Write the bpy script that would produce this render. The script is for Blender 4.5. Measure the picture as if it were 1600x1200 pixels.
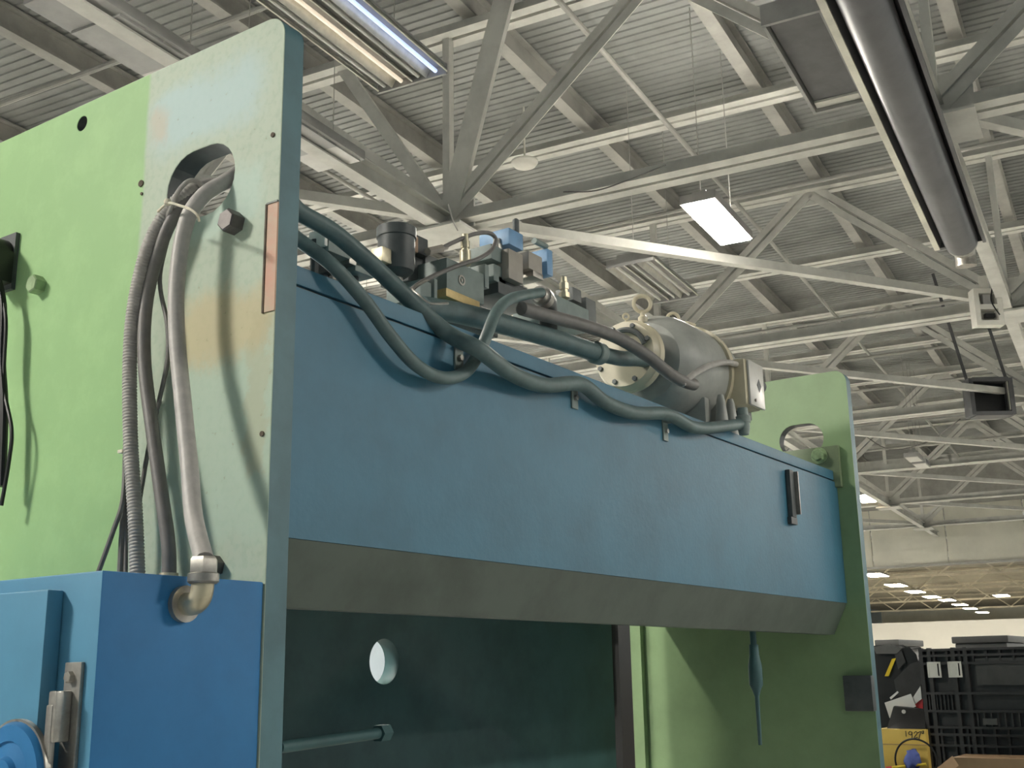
import bpy, bmesh, math, random
from mathutils import Vector, Matrix
random.seed(7)
SC = bpy.context.scene
COL = SC.collection
for o in list(bpy.data.objects): bpy.data.objects.remove(o)

# ------------------------------------------------------------------ camera
F = 1793.0
RM = Matrix(((0.56607167, -0.19193947, -0.80169951),
             (-0.82419135, -0.15121353, -0.54575002),
             (-0.01647684, 0.96968743, -0.24379255)))
CAM = Vector((-1.65494, -1.73816, 1.6))
cd = bpy.data.cameras.new('camera'); cam = bpy.data.objects.new('camera', cd); COL.objects.link(cam)
cam.matrix_world = Matrix.Translation(CAM) @ RM.to_4x4()
cd.sensor_width = 36; cd.lens = 36*F/1600; cd.clip_end = 400
SC.camera = cam

# ------------------------------------------------------------------ world, exposure
W = bpy.data.worlds.new('hall_ambient'); SC.world = W; W.use_nodes = True
W.node_tree.nodes['Background'].inputs[0].default_value = (0.86, 1.0, 1.04, 1)
W.node_tree.nodes['Background'].inputs[1].default_value = 0.06
SC.view_settings.view_transform = 'Standard'; SC.view_settings.look = 'None'
SC.view_settings.gamma = 1; SC.view_settings.use_curve_mapping = False
SC.view_settings.exposure = 2.45
LAMP_MAIN = 46.0       # emission of the lit panel lamps
LAMP_COL = (1.0, 0.95, 0.85)

# ------------------------------------------------------------------ pixel -> place
def ray(px, py): return RM @ Vector((px-800, 600-py, -F))
def on(ax, v, px, py):
    r = ray(px, py); return CAM + r*((v-CAM[ax])/r[ax])
def yp(px, py, y): return on(1, y, px, py)
def xp(px, py, x): return on(0, x, px, py)
TH = math.radians(6.5); CT, ST = math.cos(TH), math.sin(TH)     # the hall is turned a little against the machine
def B(x, y, z): return Vector((x*CT - y*ST, x*ST + y*CT, z))
BX, BY, BZ = B(1,0,0), B(0,1,0), Vector((0,0,1))
EX, EY, EZ = Vector((1,0,0)), Vector((0,1,0)), Vector((0,0,1))

# ------------------------------------------------------------------ materials
def mat(name, col, rough=.6, metal=0, var=.15, scale=6, col2=None, bump=0, bscale=40, spec=.5, thr=(.4,.65)):
    m = bpy.data.materials.new(name); m.use_nodes = True; nt = m.node_tree; N = nt.nodes; L = nt.links
    b = N['Principled BSDF']; b.inputs['Roughness'].default_value = rough; b.inputs['Metallic'].default_value = metal
    b.inputs['Specular IOR Level'].default_value = spec
    tc = N.new('ShaderNodeTexCoord'); nz = N.new('ShaderNodeTexNoise'); nz.inputs['Scale'].default_value = scale
    nz.inputs['Detail'].default_value = 8; nz.inputs['Roughness'].default_value = .65
    L.new(tc.outputs['Object'], nz.inputs['Vector'])
    mp = N.new('ShaderNodeMapRange'); mp.inputs[1].default_value = thr[0]; mp.inputs[2].default_value = thr[1]
    L.new(nz.outputs['Fac'], mp.inputs[0])
    mx = N.new('ShaderNodeMix'); mx.data_type = 'RGBA'
    c2 = col2 or tuple(c*(1-var) for c in col)
    mx.inputs['A'].default_value = (*col, 1); mx.inputs['B'].default_value = (*c2, 1)
    L.new(mp.outputs[0], mx.inputs['Factor']); L.new(mx.outputs['Result'], b.inputs['Base Color'])
    if bump:
        n2 = N.new('ShaderNodeTexNoise'); n2.inputs['Scale'].default_value = bscale; n2.inputs['Detail'].default_value = 5
        L.new(tc.outputs['Object'], n2.inputs['Vector'])
        bp = N.new('ShaderNodeBump'); bp.inputs['Strength'].default_value = bump; bp.inputs['Distance'].default_value = .01
        L.new(n2.outputs['Fac'], bp.inputs['Height']); L.new(bp.outputs['Normal'], b.inputs['Normal'])
    return m
def emit(name, col, s):
    m = bpy.data.materials.new(name); m.use_nodes = True; b = m.node_tree.nodes['Principled BSDF']
    b.inputs['Base Color'].default_value = (.8,.8,.8,1)
    b.inputs['Emission Color'].default_value = (*col,1); b.inputs['Emission Strength'].default_value = s
    return m
BLUE = (.042,.16,.245)
M = dict(
    blue=mat('blue machine paint', BLUE, .5, var=.22, scale=3, bump=.08, bscale=60),
    blue_edge=mat('blue edge paint', (.075,.17,.20), .5, var=.25, scale=5),
    cab=mat('cabinet blue paint', (.028,.175,.40), .5, spec=.25, var=.16, scale=4, bump=.05),
    cab_lit=mat('cabinet blue lit side', (.085,.27,.42), .4, var=.12, scale=4),  # cabinet paint with the brighter light of the door side in its colour
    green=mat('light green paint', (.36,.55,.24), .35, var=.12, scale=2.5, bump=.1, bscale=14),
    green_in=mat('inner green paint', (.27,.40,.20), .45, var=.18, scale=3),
    pad=mat('dull olive pad paint', (.19,.25,.14), .5, var=.2, scale=8),
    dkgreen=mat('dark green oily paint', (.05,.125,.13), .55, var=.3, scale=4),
    brown=mat('dark steel with beam shade', (.095,.12,.10), .5, metal=.0, var=.3, scale=5),  # darkened so the colour carries the shade under the back beam
    hose=mat('grey conduit rubber', (.40,.38,.35), .55, var=.2, scale=30),
    hose_l=mat('pale grey conduit', (.44,.42,.395), .5, var=.2, scale=25),
    hose_d=mat('dark rubber hose', (.17,.16,.15), .5, var=.2, scale=30),
    hose_b=mat('painted blue grey conduit', (.10,.155,.155), .5, var=.25, scale=20),
    hose_g=mat('painted green conduit', (.17,.235,.17), .45, var=.25, scale=20),
    black=mat('black plastic', (.010,.010,.010), .45, var=.3, scale=20),
    crate=mat('black crate plastic', (.045,.043,.042), .5, var=.3, scale=12),
    crate_l=mat('worn crate plastic', (.075,.072,.068), .45, var=.3, scale=8),
    steel=mat('dull zinc steel', (.42,.40,.36), .38, metal=.75, var=.3, scale=25),
    dsteel=mat('dark bolt steel', (.15,.135,.13), .5, metal=.4, var=.3, scale=30),
    brass=mat('worn brass', (.55,.50,.36), .4, metal=.6, var=.2, scale=30),
    bbrass=mat('brass strip', (.62,.47,.22), .45, metal=.3, var=.2, scale=30),
    bolt_g=mat('green painted bolt', (.30,.42,.22), .4, var=.3, scale=40),
    valve=mat('valve grey green', (.20,.25,.235), .5, var=.2, scale=14),
    valve_d=mat('valve dark grey', (.075,.085,.085), .5, var=.3, scale=14),
    taupe=mat('taupe valve body', (.34,.31,.265), .5, var=.12, scale=14),
    vblue=mat('valve solenoid blue', (.16,.33,.55), .42, var=.15, scale=20),
    orange=mat('orange tag cover', (.42,.27,.18), .5, var=.2, scale=20),
    motor=mat('motor grey paint', (.36,.37,.34), .42, var=.18, scale=10),
    motor_d=mat('motor dark grey', (.14,.15,.145), .5, var=.2, scale=10),
    cream=mat('cream machine enamel', (.60,.54,.39), .4, var=.12, scale=10),
    white=mat('white plastic', (.72,.70,.63), .5, var=.08, scale=10),
    string=mat('cream tie cord', (.68,.63,.50), .7, var=.2, scale=60),
    red=mat('red lead primer', (.50,.25,.17), .55, col2=(.42,.33,.22), scale=9),
    truss=mat('cream grey truss paint', (.62,.61,.56), .65, var=.2, scale=2.5),
    truss_d=mat('dusty purlin paint', (.40,.39,.355), .7, var=.25, scale=2),
    fascia=mat('pale grey panel', (.70,.68,.58), .7, var=.15, scale=.6),
    wall=mat('off white wall paint', (.78,.74,.64), .7, var=.08, scale=.4),
    wall_b=mat('pale blue grey wall paint', (.42,.50,.56), .7, var=.08, scale=.4),
    floor=mat('grey concrete floor', (.46,.46,.44), .6, var=.2, scale=1.2),
    house=mat('dusty lamp housing', (.36,.355,.34), .5, var=.15, scale=5),
    house_d=mat('grey lamp recess', (.16,.16,.16), .6, var=.2, scale=5),
    refl=mat('aluminium reflector', (.70,.68,.60), .32, metal=.7, var=.2, scale=9),
    tube=mat('unlit tube glass', (.55,.54,.50), .3, var=.1, scale=9),
    duct=mat('grey heater steel', (.13,.13,.135), .45, metal=.3, var=.2, scale=3),
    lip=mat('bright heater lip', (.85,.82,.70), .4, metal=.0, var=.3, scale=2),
    yellow=mat('yellow carton', (.72,.50,.11), .6, var=.1, scale=6),
    cardboard=mat('brown cardboard', (.42,.27,.15), .7, var=.12, scale=8),
    paper=mat('white paper', (.78,.77,.74), .7, var=.05, scale=8),
    redp=mat('red plastic', (.62,.05,.06), .4, var=.1, scale=8),
    yelp=mat('yellow plastic', (.80,.58,.03), .4, var=.1, scale=8),
    bluep=mat('blue rag', (.10,.14,.42), .7, var=.2, scale=20),
    ink=mat('black ink', (.02,.02,.02), .7),
    rustm=mat('brown rust', (.10,.075,.05), .8, var=.4, scale=60),
    greyt=mat('grey tote plastic', (.12,.118,.11), .5, var=.15, scale=10),
    lit=emit('lit lamp panel', LAMP_COL, LAMP_MAIN),
    fill_up=emit('added roof uplight', LAMP_COL, 15.0),  # upward glow added to brighten the roof
    lit_soft=emit('lit blue white tube', (.35,.5,1.0), .22),
    lit_far=emit('far lamp panel', (1.0,.82,.55), 22),
    lit_warm=emit('lit warm tube', (1.0,.80,.55), .10),
)

# deck: dull brown grey, faint streaks
M['deck'] = mat('dusty roof deck', (.31,.315,.30), .75, var=.22, scale=1.6, bump=.05)

def plate_paint():
    """left side plate: green paint, and a strip of old pale paint along the near edge with worn patches"""
    m = bpy.data.materials.new('worn green and pale plate paint'); m.use_nodes = True; nt = m.node_tree; N = nt.nodes; L = nt.links
    b = N['Principled BSDF']; b.inputs['Roughness'].default_value = .5; b.inputs['Specular IOR Level'].default_value = .18
    tc = N.new('ShaderNodeTexCoord'); sp = N.new('ShaderNodeSeparateXYZ'); L.new(tc.outputs['Object'], sp.inputs[0])
    nz = N.new('ShaderNodeTexNoise'); nz.inputs['Scale'].default_value = 7; nz.inputs['Detail'].default_value = 9; nz.inputs['Roughness'].default_value = .7
    L.new(tc.outputs['Object'], nz.inputs['Vector'])
    nf = N.new('ShaderNodeTexNoise'); nf.inputs['Scale'].default_value = 55; nf.inputs['Detail'].default_value = 6
    L.new(tc.outputs['Object'], nf.inputs['Vector'])
    def math_(op, a, b_=None):
        n = N.new('ShaderNodeMath'); n.operation = op
        for i, v in enumerate((a, b_)):
            if v is None: continue
            if hasattr(v, 'links'): L.new(v, n.inputs[i])
            else: n.inputs[i].default_value = v
        return n.outputs[0]
    Yc, Zc = sp.outputs[1], sp.outputs[2]
    wob = math_('MULTIPLY', math_('SUBTRACT', nz.outputs['Fac'], .5), .16)
    Yw = math_('ADD', Yc, wob); Zw = math_('ADD', Zc, wob)
    def step(v, e, w):       # 0 below e, 1 above e+w
        n = N.new('ShaderNodeMapRange'); n.interpolation_type = 'SMOOTHSTEP'
        n.inputs[1].default_value = e; n.inputs[2].default_value = e+w; L.new(v, n.inputs[0]); return n.outputs[0]
    def box(y0, y1, z0, z1, w=.02):
        a = math_('MULTIPLY', step(Yw, y0, w), math_('SUBTRACT', 1.0, step(Yw, y1, w)))
        c = math_('MULTIPLY', step(Zw, z0, w), math_('SUBTRACT', 1.0, step(Zw, z1, w)))
        return math_('MULTIPLY', a, c)
    def mix(fac, A, Bc):
        n = N.new('ShaderNodeMix'); n.data_type = 'RGBA'
        L.new(fac, n.inputs['Factor'])
        for k, v in (('A', A), ('B', Bc)):
            if isinstance(v, tuple): n.inputs[k].default_value = (*v, 1)
            else: L.new(v, n.inputs[k])
        return n.outputs['Result']
    def sc(f, k): return math_('MULTIPLY', f, k)
    base = mix(step(nf.outputs['Fac'], .45, .2), (.41,.48,.38), (.37,.45,.35))
    base = mix(sc(box(.03,.40,2.80,2.965,.09), .75), base, (.39,.53,.54))      # pale blue patch
    base = mix(sc(box(.02,.30,2.55,2.70,.06), .5), base, (.42,.58,.52))
    base = mix(sc(box(-.02,.27,2.24,2.40,.07), .7), base, (.50,.42,.24))       # tan stain
    base = mix(sc(box(.37,.42,2.85,2.93,.05), .5), base, (.50,.38,.25))
    base = mix(sc(box(-.05,.33,1.85,2.24,.05), .6), base, (.40,.52,.42))
    base = mix(sc(box(.0,.06,2.0,2.36,.02), .4), base, (.40,.36,.22))
    base = mix(sc(step(nf.outputs['Fac'], .68, .03), .4), base, (.28,.24,.16))
    green = mix(step(nz.outputs['Fac'], .42, .25), (.29,.47,.22), (.32,.51,.24))
    gy = N.new('ShaderNodeMapRange'); gy.inputs[1].default_value = .468; gy.inputs[2].default_value = .482
    L.new(math_('ADD', Yc, sc(wob, .1)), gy.inputs[0])
    c = mix(gy.outputs[0], base, green)
    L.new(c, b.inputs['Base Color'])
    wv = N.new('ShaderNodeTexNoise'); wv.inputs['Scale'].default_value = 10; wv.inputs['Detail'].default_value = 3
    mpv = N.new('ShaderNodeMapping'); mpv.inputs['Scale'].default_value = (1,1.6,.5); L.new(tc.outputs['Object'], mpv.inputs[0]); L.new(mpv.outputs[0], wv.inputs['Vector'])
    bp = N.new('ShaderNodeBump'); bp.inputs['Strength'].default_value = .14; bp.inputs['Distance'].default_value = .012
    L.new(wv.outputs['Fac'], bp.inputs['Height']); L.new(bp.outputs['Normal'], b.inputs['Normal'])
    return m
M['plate'] = plate_paint()

# ------------------------------------------------------------------ mesh helpers (vertices in world metres)
class MB:
    def __init__(s): s.v = []; s.f = []; s.mi = []; s.cur = 0
    def add(s, vs, fs):
        n = len(s.v); s.v += [Vector(p) for p in vs]; s.f += [[i+n for i in f] for f in fs]; s.mi += [s.cur]*len(fs); return s
    def obox(s, c, ax, ay, az, sx, sy, sz):
        """box centred at c with unit axes and full sizes"""
        c = Vector(c); vs = []
        for i in (-.5,.5):
            for j in (-.5,.5):
                for k in (-.5,.5): vs.append(c + ax*(i*sx) + ay*(j*sy) + az*(k*sz))
        return s.add(vs, [[0,1,3,2],[4,6,7,5],[0,4,5,1],[2,3,7,6],[0,2,6,4],[1,5,7,3]])
    def box(s, x0, x1, y0, y1, z0, z1):
        return s.obox(((x0+x1)/2,(y0+y1)/2,(z0+z1)/2), EX, EY, EZ, abs(x1-x0), abs(y1-y0), abs(z1-z0))
    def beam(s, p0, p1, w, h, up=None):
        p0, p1 = Vector(p0), Vector(p1); d = (p1-p0); l = d.length; d.normalize()
        up = Vector(up) if up is not None else EZ
        if abs(d.dot(up)) > .98: up = BX
        side = d.cross(up).normalized(); u = side.cross(d).normalized()
        return s.obox((p0+p1)/2, d, side, u, l, w, h)
    def ibeam(s, p0, p1, w, h, t=.02, up=None):
        p0, p1 = Vector(p0), Vector(p1); d = (p1-p0).normalized(); u = Vector(up) if up is not None else EZ
        s.beam(p0+u*(h/2-t/2), p1+u*(h/2-t/2), w, t, u); s.beam(p0-u*(h/2-t/2), p1-u*(h/2-t/2), w, t, u)
        return s.beam(p0, p1, t*.8, h-2*t-.002, u)
    def twin(s, p0, p1, w, h, gap=.03, up=None):
        """two angle sections back to back"""
        p0, p1 = Vector(p0), Vector(p1); d = (p1-p0).normalized(); u = Vector(up) if up is not None else EZ
        if abs(d.dot(u)) > .98: u = BX
        side = d.cross(u).normalized(); u = side.cross(d).normalized()
        for q in (-1,1):
            o = side*(q*(gap/2+.006)); s.beam(p0+o, p1+o, .012, h, u)
            o2 = side*(q*(gap/2+.012+w/4)) - u*(h/2-.006); s.beam(p0+o2, p1+o2, w/2, .012, u)
        return s
    def cyl(s, p0, p1, r0, r1=None, n=16, cap=True):
        p0, p1 = Vector(p0), Vector(p1); r1 = r0 if r1 is None else r1
        d = (p1-p0).normalized(); a = d.orthogonal().normalized(); b = d.cross(a)
        if abs(d.z) < .9:
            a = d.cross(EZ).normalized(); b = a.cross(d)
        vs = []
        for p, r in ((p0,r0),(p1,r1)):
            for k in range(n):
                t = 2*math.pi*k/n; vs.append(p + a*(r*math.cos(t)) + b*(r*math.sin(t)))
        fs = [[k,(k+1)%n,n+(k+1)%n,n+k] for k in range(n)]
        if cap: fs += [list(range(n))[::-1], list(range(n,2*n))]
        return s.add(vs, fs)
    def lathe(s, p0, axis, prof, n=24):
        """prof = list of (distance along axis, radius)"""
        p0 = Vector(p0); d = Vector(axis).normalized(); a = d.orthogonal().normalized(); b = d.cross(a); vs = []; fs = []
        for t, r in prof:
            for k in range(n):
                q = 2*math.pi*k/n; vs.append(p0 + d*t + (a*math.cos(q)+b*math.sin(q))*max(r,1e-4))
        for i in range(len(prof)-1):
            for k in range(n):
                k2 = (k+1)%n; fs.append([i*n+k, i*n+k2, (i+1)*n+k2, (i+1)*n+k])
        fs += [list(range(n))[::-1], list(range((len(prof)-1)*n, len(prof)*n))]
        return s.add(vs, fs)
    def tube(s, pts, r, n=12, sub=8, ribs=0, closed=False):
        P = [Vector(p) for p in pts]; rr = r if isinstance(r, (list,tuple)) else [r]*len(P)
        C = []; R = []
        m = len(P); rng = m if closed else m-1
        for i in range(rng):
            if closed: a,b,c,d = P[(i-1)%m],P[i],P[(i+1)%m],P[(i+2)%m]; ra, rb = rr[i], rr[(i+1)%m]
            else: a,b,c,d = P[max(i-1,0)],P[i],P[i+1],P[min(i+2,m-1)]; ra, rb = rr[i], rr[i+1]
            for k in range(sub):
                t = k/sub
                C.append(.5*((2*b)+(c-a)*t+(2*a-5*b+4*c-d)*t*t+(3*b-a-3*c+d)*t**3)); R.append(ra+(rb-ra)*t)
        if not closed: C.append(P[-1]); R.append(rr[-1])
        if ribs:                                            # resample by length so that the ribs are even
            L = [0]
            for i in range(1,len(C)): L.append(L[-1]+(C[i]-C[i-1]).length)
            st = ribs/4; tot = L[-1]; C2 = []; R2 = []; j = 0; k = 0
            while k*st < tot:
                while j < len(L)-2 and L[j+1] < k*st: j += 1
                f = (k*st-L[j])/max(L[j+1]-L[j],1e-9)
                C2.append(C[j].lerp(C[j+1], f)); R2.append((R[j]+(R[j+1]-R[j])*f)*(1, 1.05, 1, .93)[k%4]); k += 1
            C, R = C2, R2
        k = len(C); vs = []; fs = []; T0 = None; a = None
        for i in range(k):
            t = (C[(i+1)%k]-C[(i-1)%k]) if closed else (C[min(i+1,k-1)]-C[max(i-1,0)])
            t.normalize()
            a = t.orthogonal().normalized() if a is None else (a - t*a.dot(t)).normalized()
            b = t.cross(a)
            for q in range(n):
                w = 2*math.pi*q/n; vs.append(C[i] + (a*math.cos(w)+b*math.sin(w))*R[i])
        for i in range(k if closed else k-1):
            i2 = (i+1)%k
            for q in range(n): fs.append([i*n+q, i*n+(q+1)%n, i2*n+(q+1)%n, i2*n+q])
        if not closed: fs += [list(range(n))[::-1], list(range((k-1)*n, k*n))]
        return s.add(vs, fs)
    def build(s, name, m, parent=None, smooth=35, bevel=0):
        me = bpy.data.meshes.new(name); vs = s.v; off = Vector((0,0,0))
        if parent is None:
            lo = [min(v[i] for v in vs) for i in range(3)]; hi = [max(v[i] for v in vs) for i in range(3)]
            off = Vector(((lo[0]+hi[0])/2, (lo[1]+hi[1])/2, lo[2]))
        me.from_pydata([v-off for v in vs], [], s.f)
        ms = m if isinstance(m, (list,tuple)) else [m]
        for q in ms: me.materials.append(M[q])
        if len(ms) > 1: me.polygons.foreach_set('material_index', s.mi)
        bm = bmesh.new(); bm.from_mesh(me)
        if bevel:
            es = [e for e in bm.edges if len(e.link_faces)==2 and e.calc_face_angle(0) > .6]
            bmesh.ops.bevel(bm, geom=es, offset=bevel, segments=2, affect='EDGES', profile=.6, clamp_overlap=True)
        bmesh.ops.remove_doubles(bm, verts=bm.verts, dist=1e-5); bmesh.ops.recalc_face_normals(bm, faces=bm.faces); bm.to_mesh(me); bm.free()
        if smooth:
            me.polygons.foreach_set('use_smooth', [True]*len(me.polygons)); me.set_sharp_from_angle(angle=math.radians(smooth))
        o = bpy.data.objects.new(name, me); COL.objects.link(o); o.location = off
        if parent is not None: attach(o, parent)
        return o
WM = {}
def attach(o, p):
    o.parent = p; o.matrix_parent_inverse = WM.get(p.name, Matrix.Identity(4)).inverted()
def tag(o, label=None, cat=None, group=None, kind=None):
    if label: o['label'] = label
    if cat: o['category'] = cat
    if group: o['group'] = group
    if kind: o['kind'] = kind
    return o
def thing(name, loc, label=None, cat=None, group=None, kind=None):
    o = bpy.data.objects.new(name, None); COL.objects.link(o); o.location = loc; o.empty_display_size = .1
    WM[o.name] = Matrix.Translation(Vector(loc)); return tag(o, label, cat, group, kind)
def plate2d(outline, holes, x0, x1, bevel=.0):
    """plate in the YZ plane between x0 and x1, with holes, through a filled 2D curve; returns (verts, faces)"""
    cu = bpy.data.curves.new('t', 'CURVE'); cu.dimensions = '2D'; cu.fill_mode = 'BOTH'
    for lp in [outline]+holes:
        sp = cu.splines.new('POLY'); sp.points.add(len(lp)-1); sp.use_cyclic_u = True
        for i, (a, b) in enumerate(lp): sp.points[i].co = (a, b, 0, 1)
    cu.extrude = (x1-x0)/2-bevel; cu.bevel_depth = bevel; cu.bevel_resolution = 1; cu.offset = -bevel
    o = bpy.data.objects.new('t', cu); COL.objects.link(o); bpy.context.view_layer.update()
    dg = bpy.context.evaluated_depsgraph_get(); me = bpy.data.meshes.new_from_object(o.evaluated_get(dg))
    vs = [(v.co.z+(x0+x1)/2, v.co.x, v.co.y) for v in me.vertices]; fs = [list(p.vertices) for p in me.polygons]
    bpy.data.objects.remove(o); bpy.data.curves.remove(cu); bpy.data.meshes.remove(me)
    return vs, fs
def circ(cy, cz, r, n=28): return [(cy+r*math.cos(2*math.pi*k/n), cz+r*math.sin(2*math.pi*k/n)) for k in range(n)]
def obround(cy, cz, hl, r, n=12):
    a = [(cy+hl-r+r*math.cos(t), cz+r*math.sin(t)) for t in [(-.5+k/n)*math.pi for k in range(n+1)]]
    b = [(cy-hl+r+r*math.cos(t), cz+r*math.sin(t)) for t in [(.5+k/n)*math.pi for k in range(n+1)]]
    return a+b

# ================================================================== THE HALL
Z6 = 6.0; ZT = 8.1
NX = [7.4+5.9*k for k in range(0,6)]           # truss lines
NY = [-.65-4.66*2, -.65-4.66, -.65, 4.01, 8.67, 13.33, 17.99]
# floor, walls
f = MB().obox(B(52,4,-.1), BX, BY, EZ, 150, 60, .2).build('floor', 'floor'); tag(f, 'grey concrete hall floor', None, None, 'structure')
w = MB().obox(B(52,22.2,4.4), BX, BY, EZ, 150, .3, 8.8).build('wall_left', 'wall_b'); tag(w, 'pale blue grey long hall side wall', None, None, 'structure')
w = MB().obox(B(55,4,1.78), BX, BY, EZ, .3, 36, 3.56).build('wall_partition', 'wall'); tag(w, 'low off white partition wall across the hall', None, None, 'structure')
w = MB().obox(B(126.7,4,4.4), BX, BY, EZ, .3, 60, 8.8).build('wall_far', 'fascia'); tag(w, 'far end wall of the hall', None, None, 'structure')
w = thing('wall_fascia', B(40,4,4.95), 'pale grey panel band hung across the hall under the roof', None, None, 'structure')
for k in range(14):
    MB().obox(B(40,-12.5+k*2.5,5.95), BX, BY, EZ, .12, 2.46, 1.98).build('panel', 'fascia', w)
MB().obox(B(39.95,4,4.93), BX, BY, EZ, .3, 36, .08).build('bottom_rail', 'truss_d', w)
MB().obox(B(40,4,7.75), BX, BY, EZ, .14, 36, 1.6).build('upper_panel', 'truss_d', w)
# corrugated deck: ribs run across the hall
def deck(x0, x1, y0, y1, z, per, dep, name):
    m = MB(); n = int((x1-x0)/per); vs = []; fs = []
    for k in range(n):
        xa = x0+k*per
        for dx, dz in ((0,0),(per*.42,0),(per*.5,dep),(per*.92,dep)):
            vs += [B(xa+dx, y0, z+dz), B(xa+dx, y1, z+dz)]
    for i in range(len(vs)//2-1): fs.append([2*i, 2*i+1, 2*i+3, 2*i+2])
    m.add(vs, fs); n0 = len(vs)
    m.obox(B((x0+x1)/2,(y0+y1)/2,z+dep+.06), BX, BY, EZ, x1-x0, y1-y0, .08)
    o = m.build(name, 'deck', smooth=0); return o
tag(deck(-8, 40, -13, 22, 8.5, .13, .016, 'ceiling'), 'brown grey ribbed roof deck overhead', None, None, 'structure')
tag(deck(40, 126, -13, 22, 7.3, .8, .1, 'ceiling_far'), 'darker far roof deck beyond the grey panel band', None, None, 'structure')

# purlins under the deck
w = thing('trim_purlins', B(16,4,8.2), 'painted steel purlins running along under the roof deck', None, None, 'structure')
for y in (-9.45,-7.25,-5.05,-2.85,-.65,1.57,3.72,5.9,8.1,10.3,12.5,14.7,16.9,19.1):
    MB().ibeam(B(-8,y,8.33), B(39.8,y,8.33), .15, .3, .025).build('purlin', 'truss_d', w)
w = thing('trim_cross_beams', B(16,4,8.0), 'cross beams between the roof trusses at mid bay', None, None, 'structure')
for x in (4.45,10.3,16.25,22.1,28.0,33.9):
    MB().twin(B(x,-12.5,8.07), B(x,19.5,8.07), .22, .14, .05).build('cross_beam', 'truss', w)

# trusses across the hall
def lab_truss(k):
    return ['nearest cross truss with the big junction above the valves', 'second cross truss behind the bright lamp',
            'third cross truss back along the hall', 'fourth cross truss back along the hall', 'fifth cross truss back along the hall',
            'farthest cross truss before the grey panel band'][k]
for k, x in enumerate(NX):
    t = tag(thing('roof_truss', B(x,4,Z6)), lab_truss(k), 'roof truss', 'cross trusses of the roof', 'structure')
    MB().twin(B(x,-12.5,Z6), B(x,19.5,Z6), .24, .16, .05).build('bottom_chord', 'truss', t)
    MB().twin(B(x,-12.5,ZT), B(x,19.5,ZT), .22, .16, .05).build('top_chord', 'truss', t)
    for j, y in enumerate(NY):
        MB().beam(B(x,y,Z6), B(x,y,ZT), .08, .09).build('vertical', 'truss', t)
        MB().obox(B(x,y,Z6+.1), BX, BY, EZ, .03, .6, .42).build('gusset', 'truss', t)
        for sgn in (-1,1):
            ym = y+sgn*2.33
            if -12.6 < ym < 19.6: MB().twin(B(x,y,Z6+.04), B(x,ym,ZT-.05), .16, .09, .03, BX).build('diagonal', 'truss', t)
        if j < len(NY)-1: MB().obox(B(x,y+2.33,ZT-.1), BX, BY, EZ, .03, .5, .34).build('gusset', 'truss', t)
    if k == 0:
        A = B(x,4.01,Z6)
        MB().beam(A+BZ*.02, B(7.12,3.17,8.15), .22, .06, BX).build('hanger', 'truss', t)
        MB().beam(A+BZ*.02, B(7.38,5.42,8.18), .13, .06, BX).build('hanger', 'truss', t)
# longitudinal bottom beams through the junctions
for k, (y, lb) in enumerate(((4.01, 'long bottom beam through the big junction above the valves'), (-.65, 'long bottom beam beside the tube heater'))):
    t = tag(thing('trim_%d' % (k+1), B(16,y,Z6)), lb, None, None, 'structure')
    MB().ibeam(B(-8,y,Z6-.05), B(39.8,y,Z6-.05), .14, .19, .016).build('long_beam', 'truss', t)
    for x in NX:
        MB().obox(B(x,y,Z6-.165), BX, BY, EZ, .62, .62, .025).build('node_plate', 'truss', t)
# plan braces
t = tag(thing('trim_5', B(16,4,Z6)), 'diagonal braces lying flat between the truss junctions', None, None, 'structure')
for i, x in enumerate([1.5]+NX[:-1]):
    for j in range(1, len(NY)):
        if (i > 3 and j > 4) or (i == 0 and j == 3): continue
        MB().beam(B(x,NY[j],Z6+.03), B(x+5.9,NY[j-1],Z6+.03), .1, .1).build('brace', 'truss', t)
# thin rods and pipes near the roof
w = tag(thing('trim_6', B(16,4,7.6)), 'thin pipes and rods slung under the roof', None, None, 'structure')
for x, z in ((5.2,7.6),(12.0,7.7),(17.3,7.4),(20.5,7.5),(23.3,7.5),(26.5,7.4),(30.2,7.4)):
    MB().cyl(B(x,-11,z), B(x+.5,19,z), .03, n=8).build('pipe', 'truss_d', w)
for y in (2.6, 6.9):
    MB().cyl(B(-4,y,7.9), B(39,y,7.9), .03, n=8).build('pipe', 'truss_d', w)

# far bay beyond the fascia: light trusses
for k, x in enumerate((50,61,73,86,100)):
    t = tag(thing('far_truss', B(x,4,6.2)), ['%s slim truss beyond the grey panel band' % q for q in ('nearest','second','third','fourth','farthest')][k], 'roof truss', 'far trusses', 'structure')
    MB().beam(B(x,-8,6.1), B(x,20,6.1), .12, .12).build('bottom_chord', 'truss', t)
    MB().beam(B(x,-8,7.2), B(x,20,7.2), .12, .12).build('top_chord', 'truss', t)
    for q in range(9):
        MB().beam(B(x,-8+q*3,6.1), B(x,-6.5+q*3,7.2), .08, .08).build('diagonal', 'truss', t)
        MB().beam(B(x,-6.5+q*3,7.2), B(x,-5+q*3,6.1), .08, .08).build('diagonal', 'truss', t)

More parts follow.
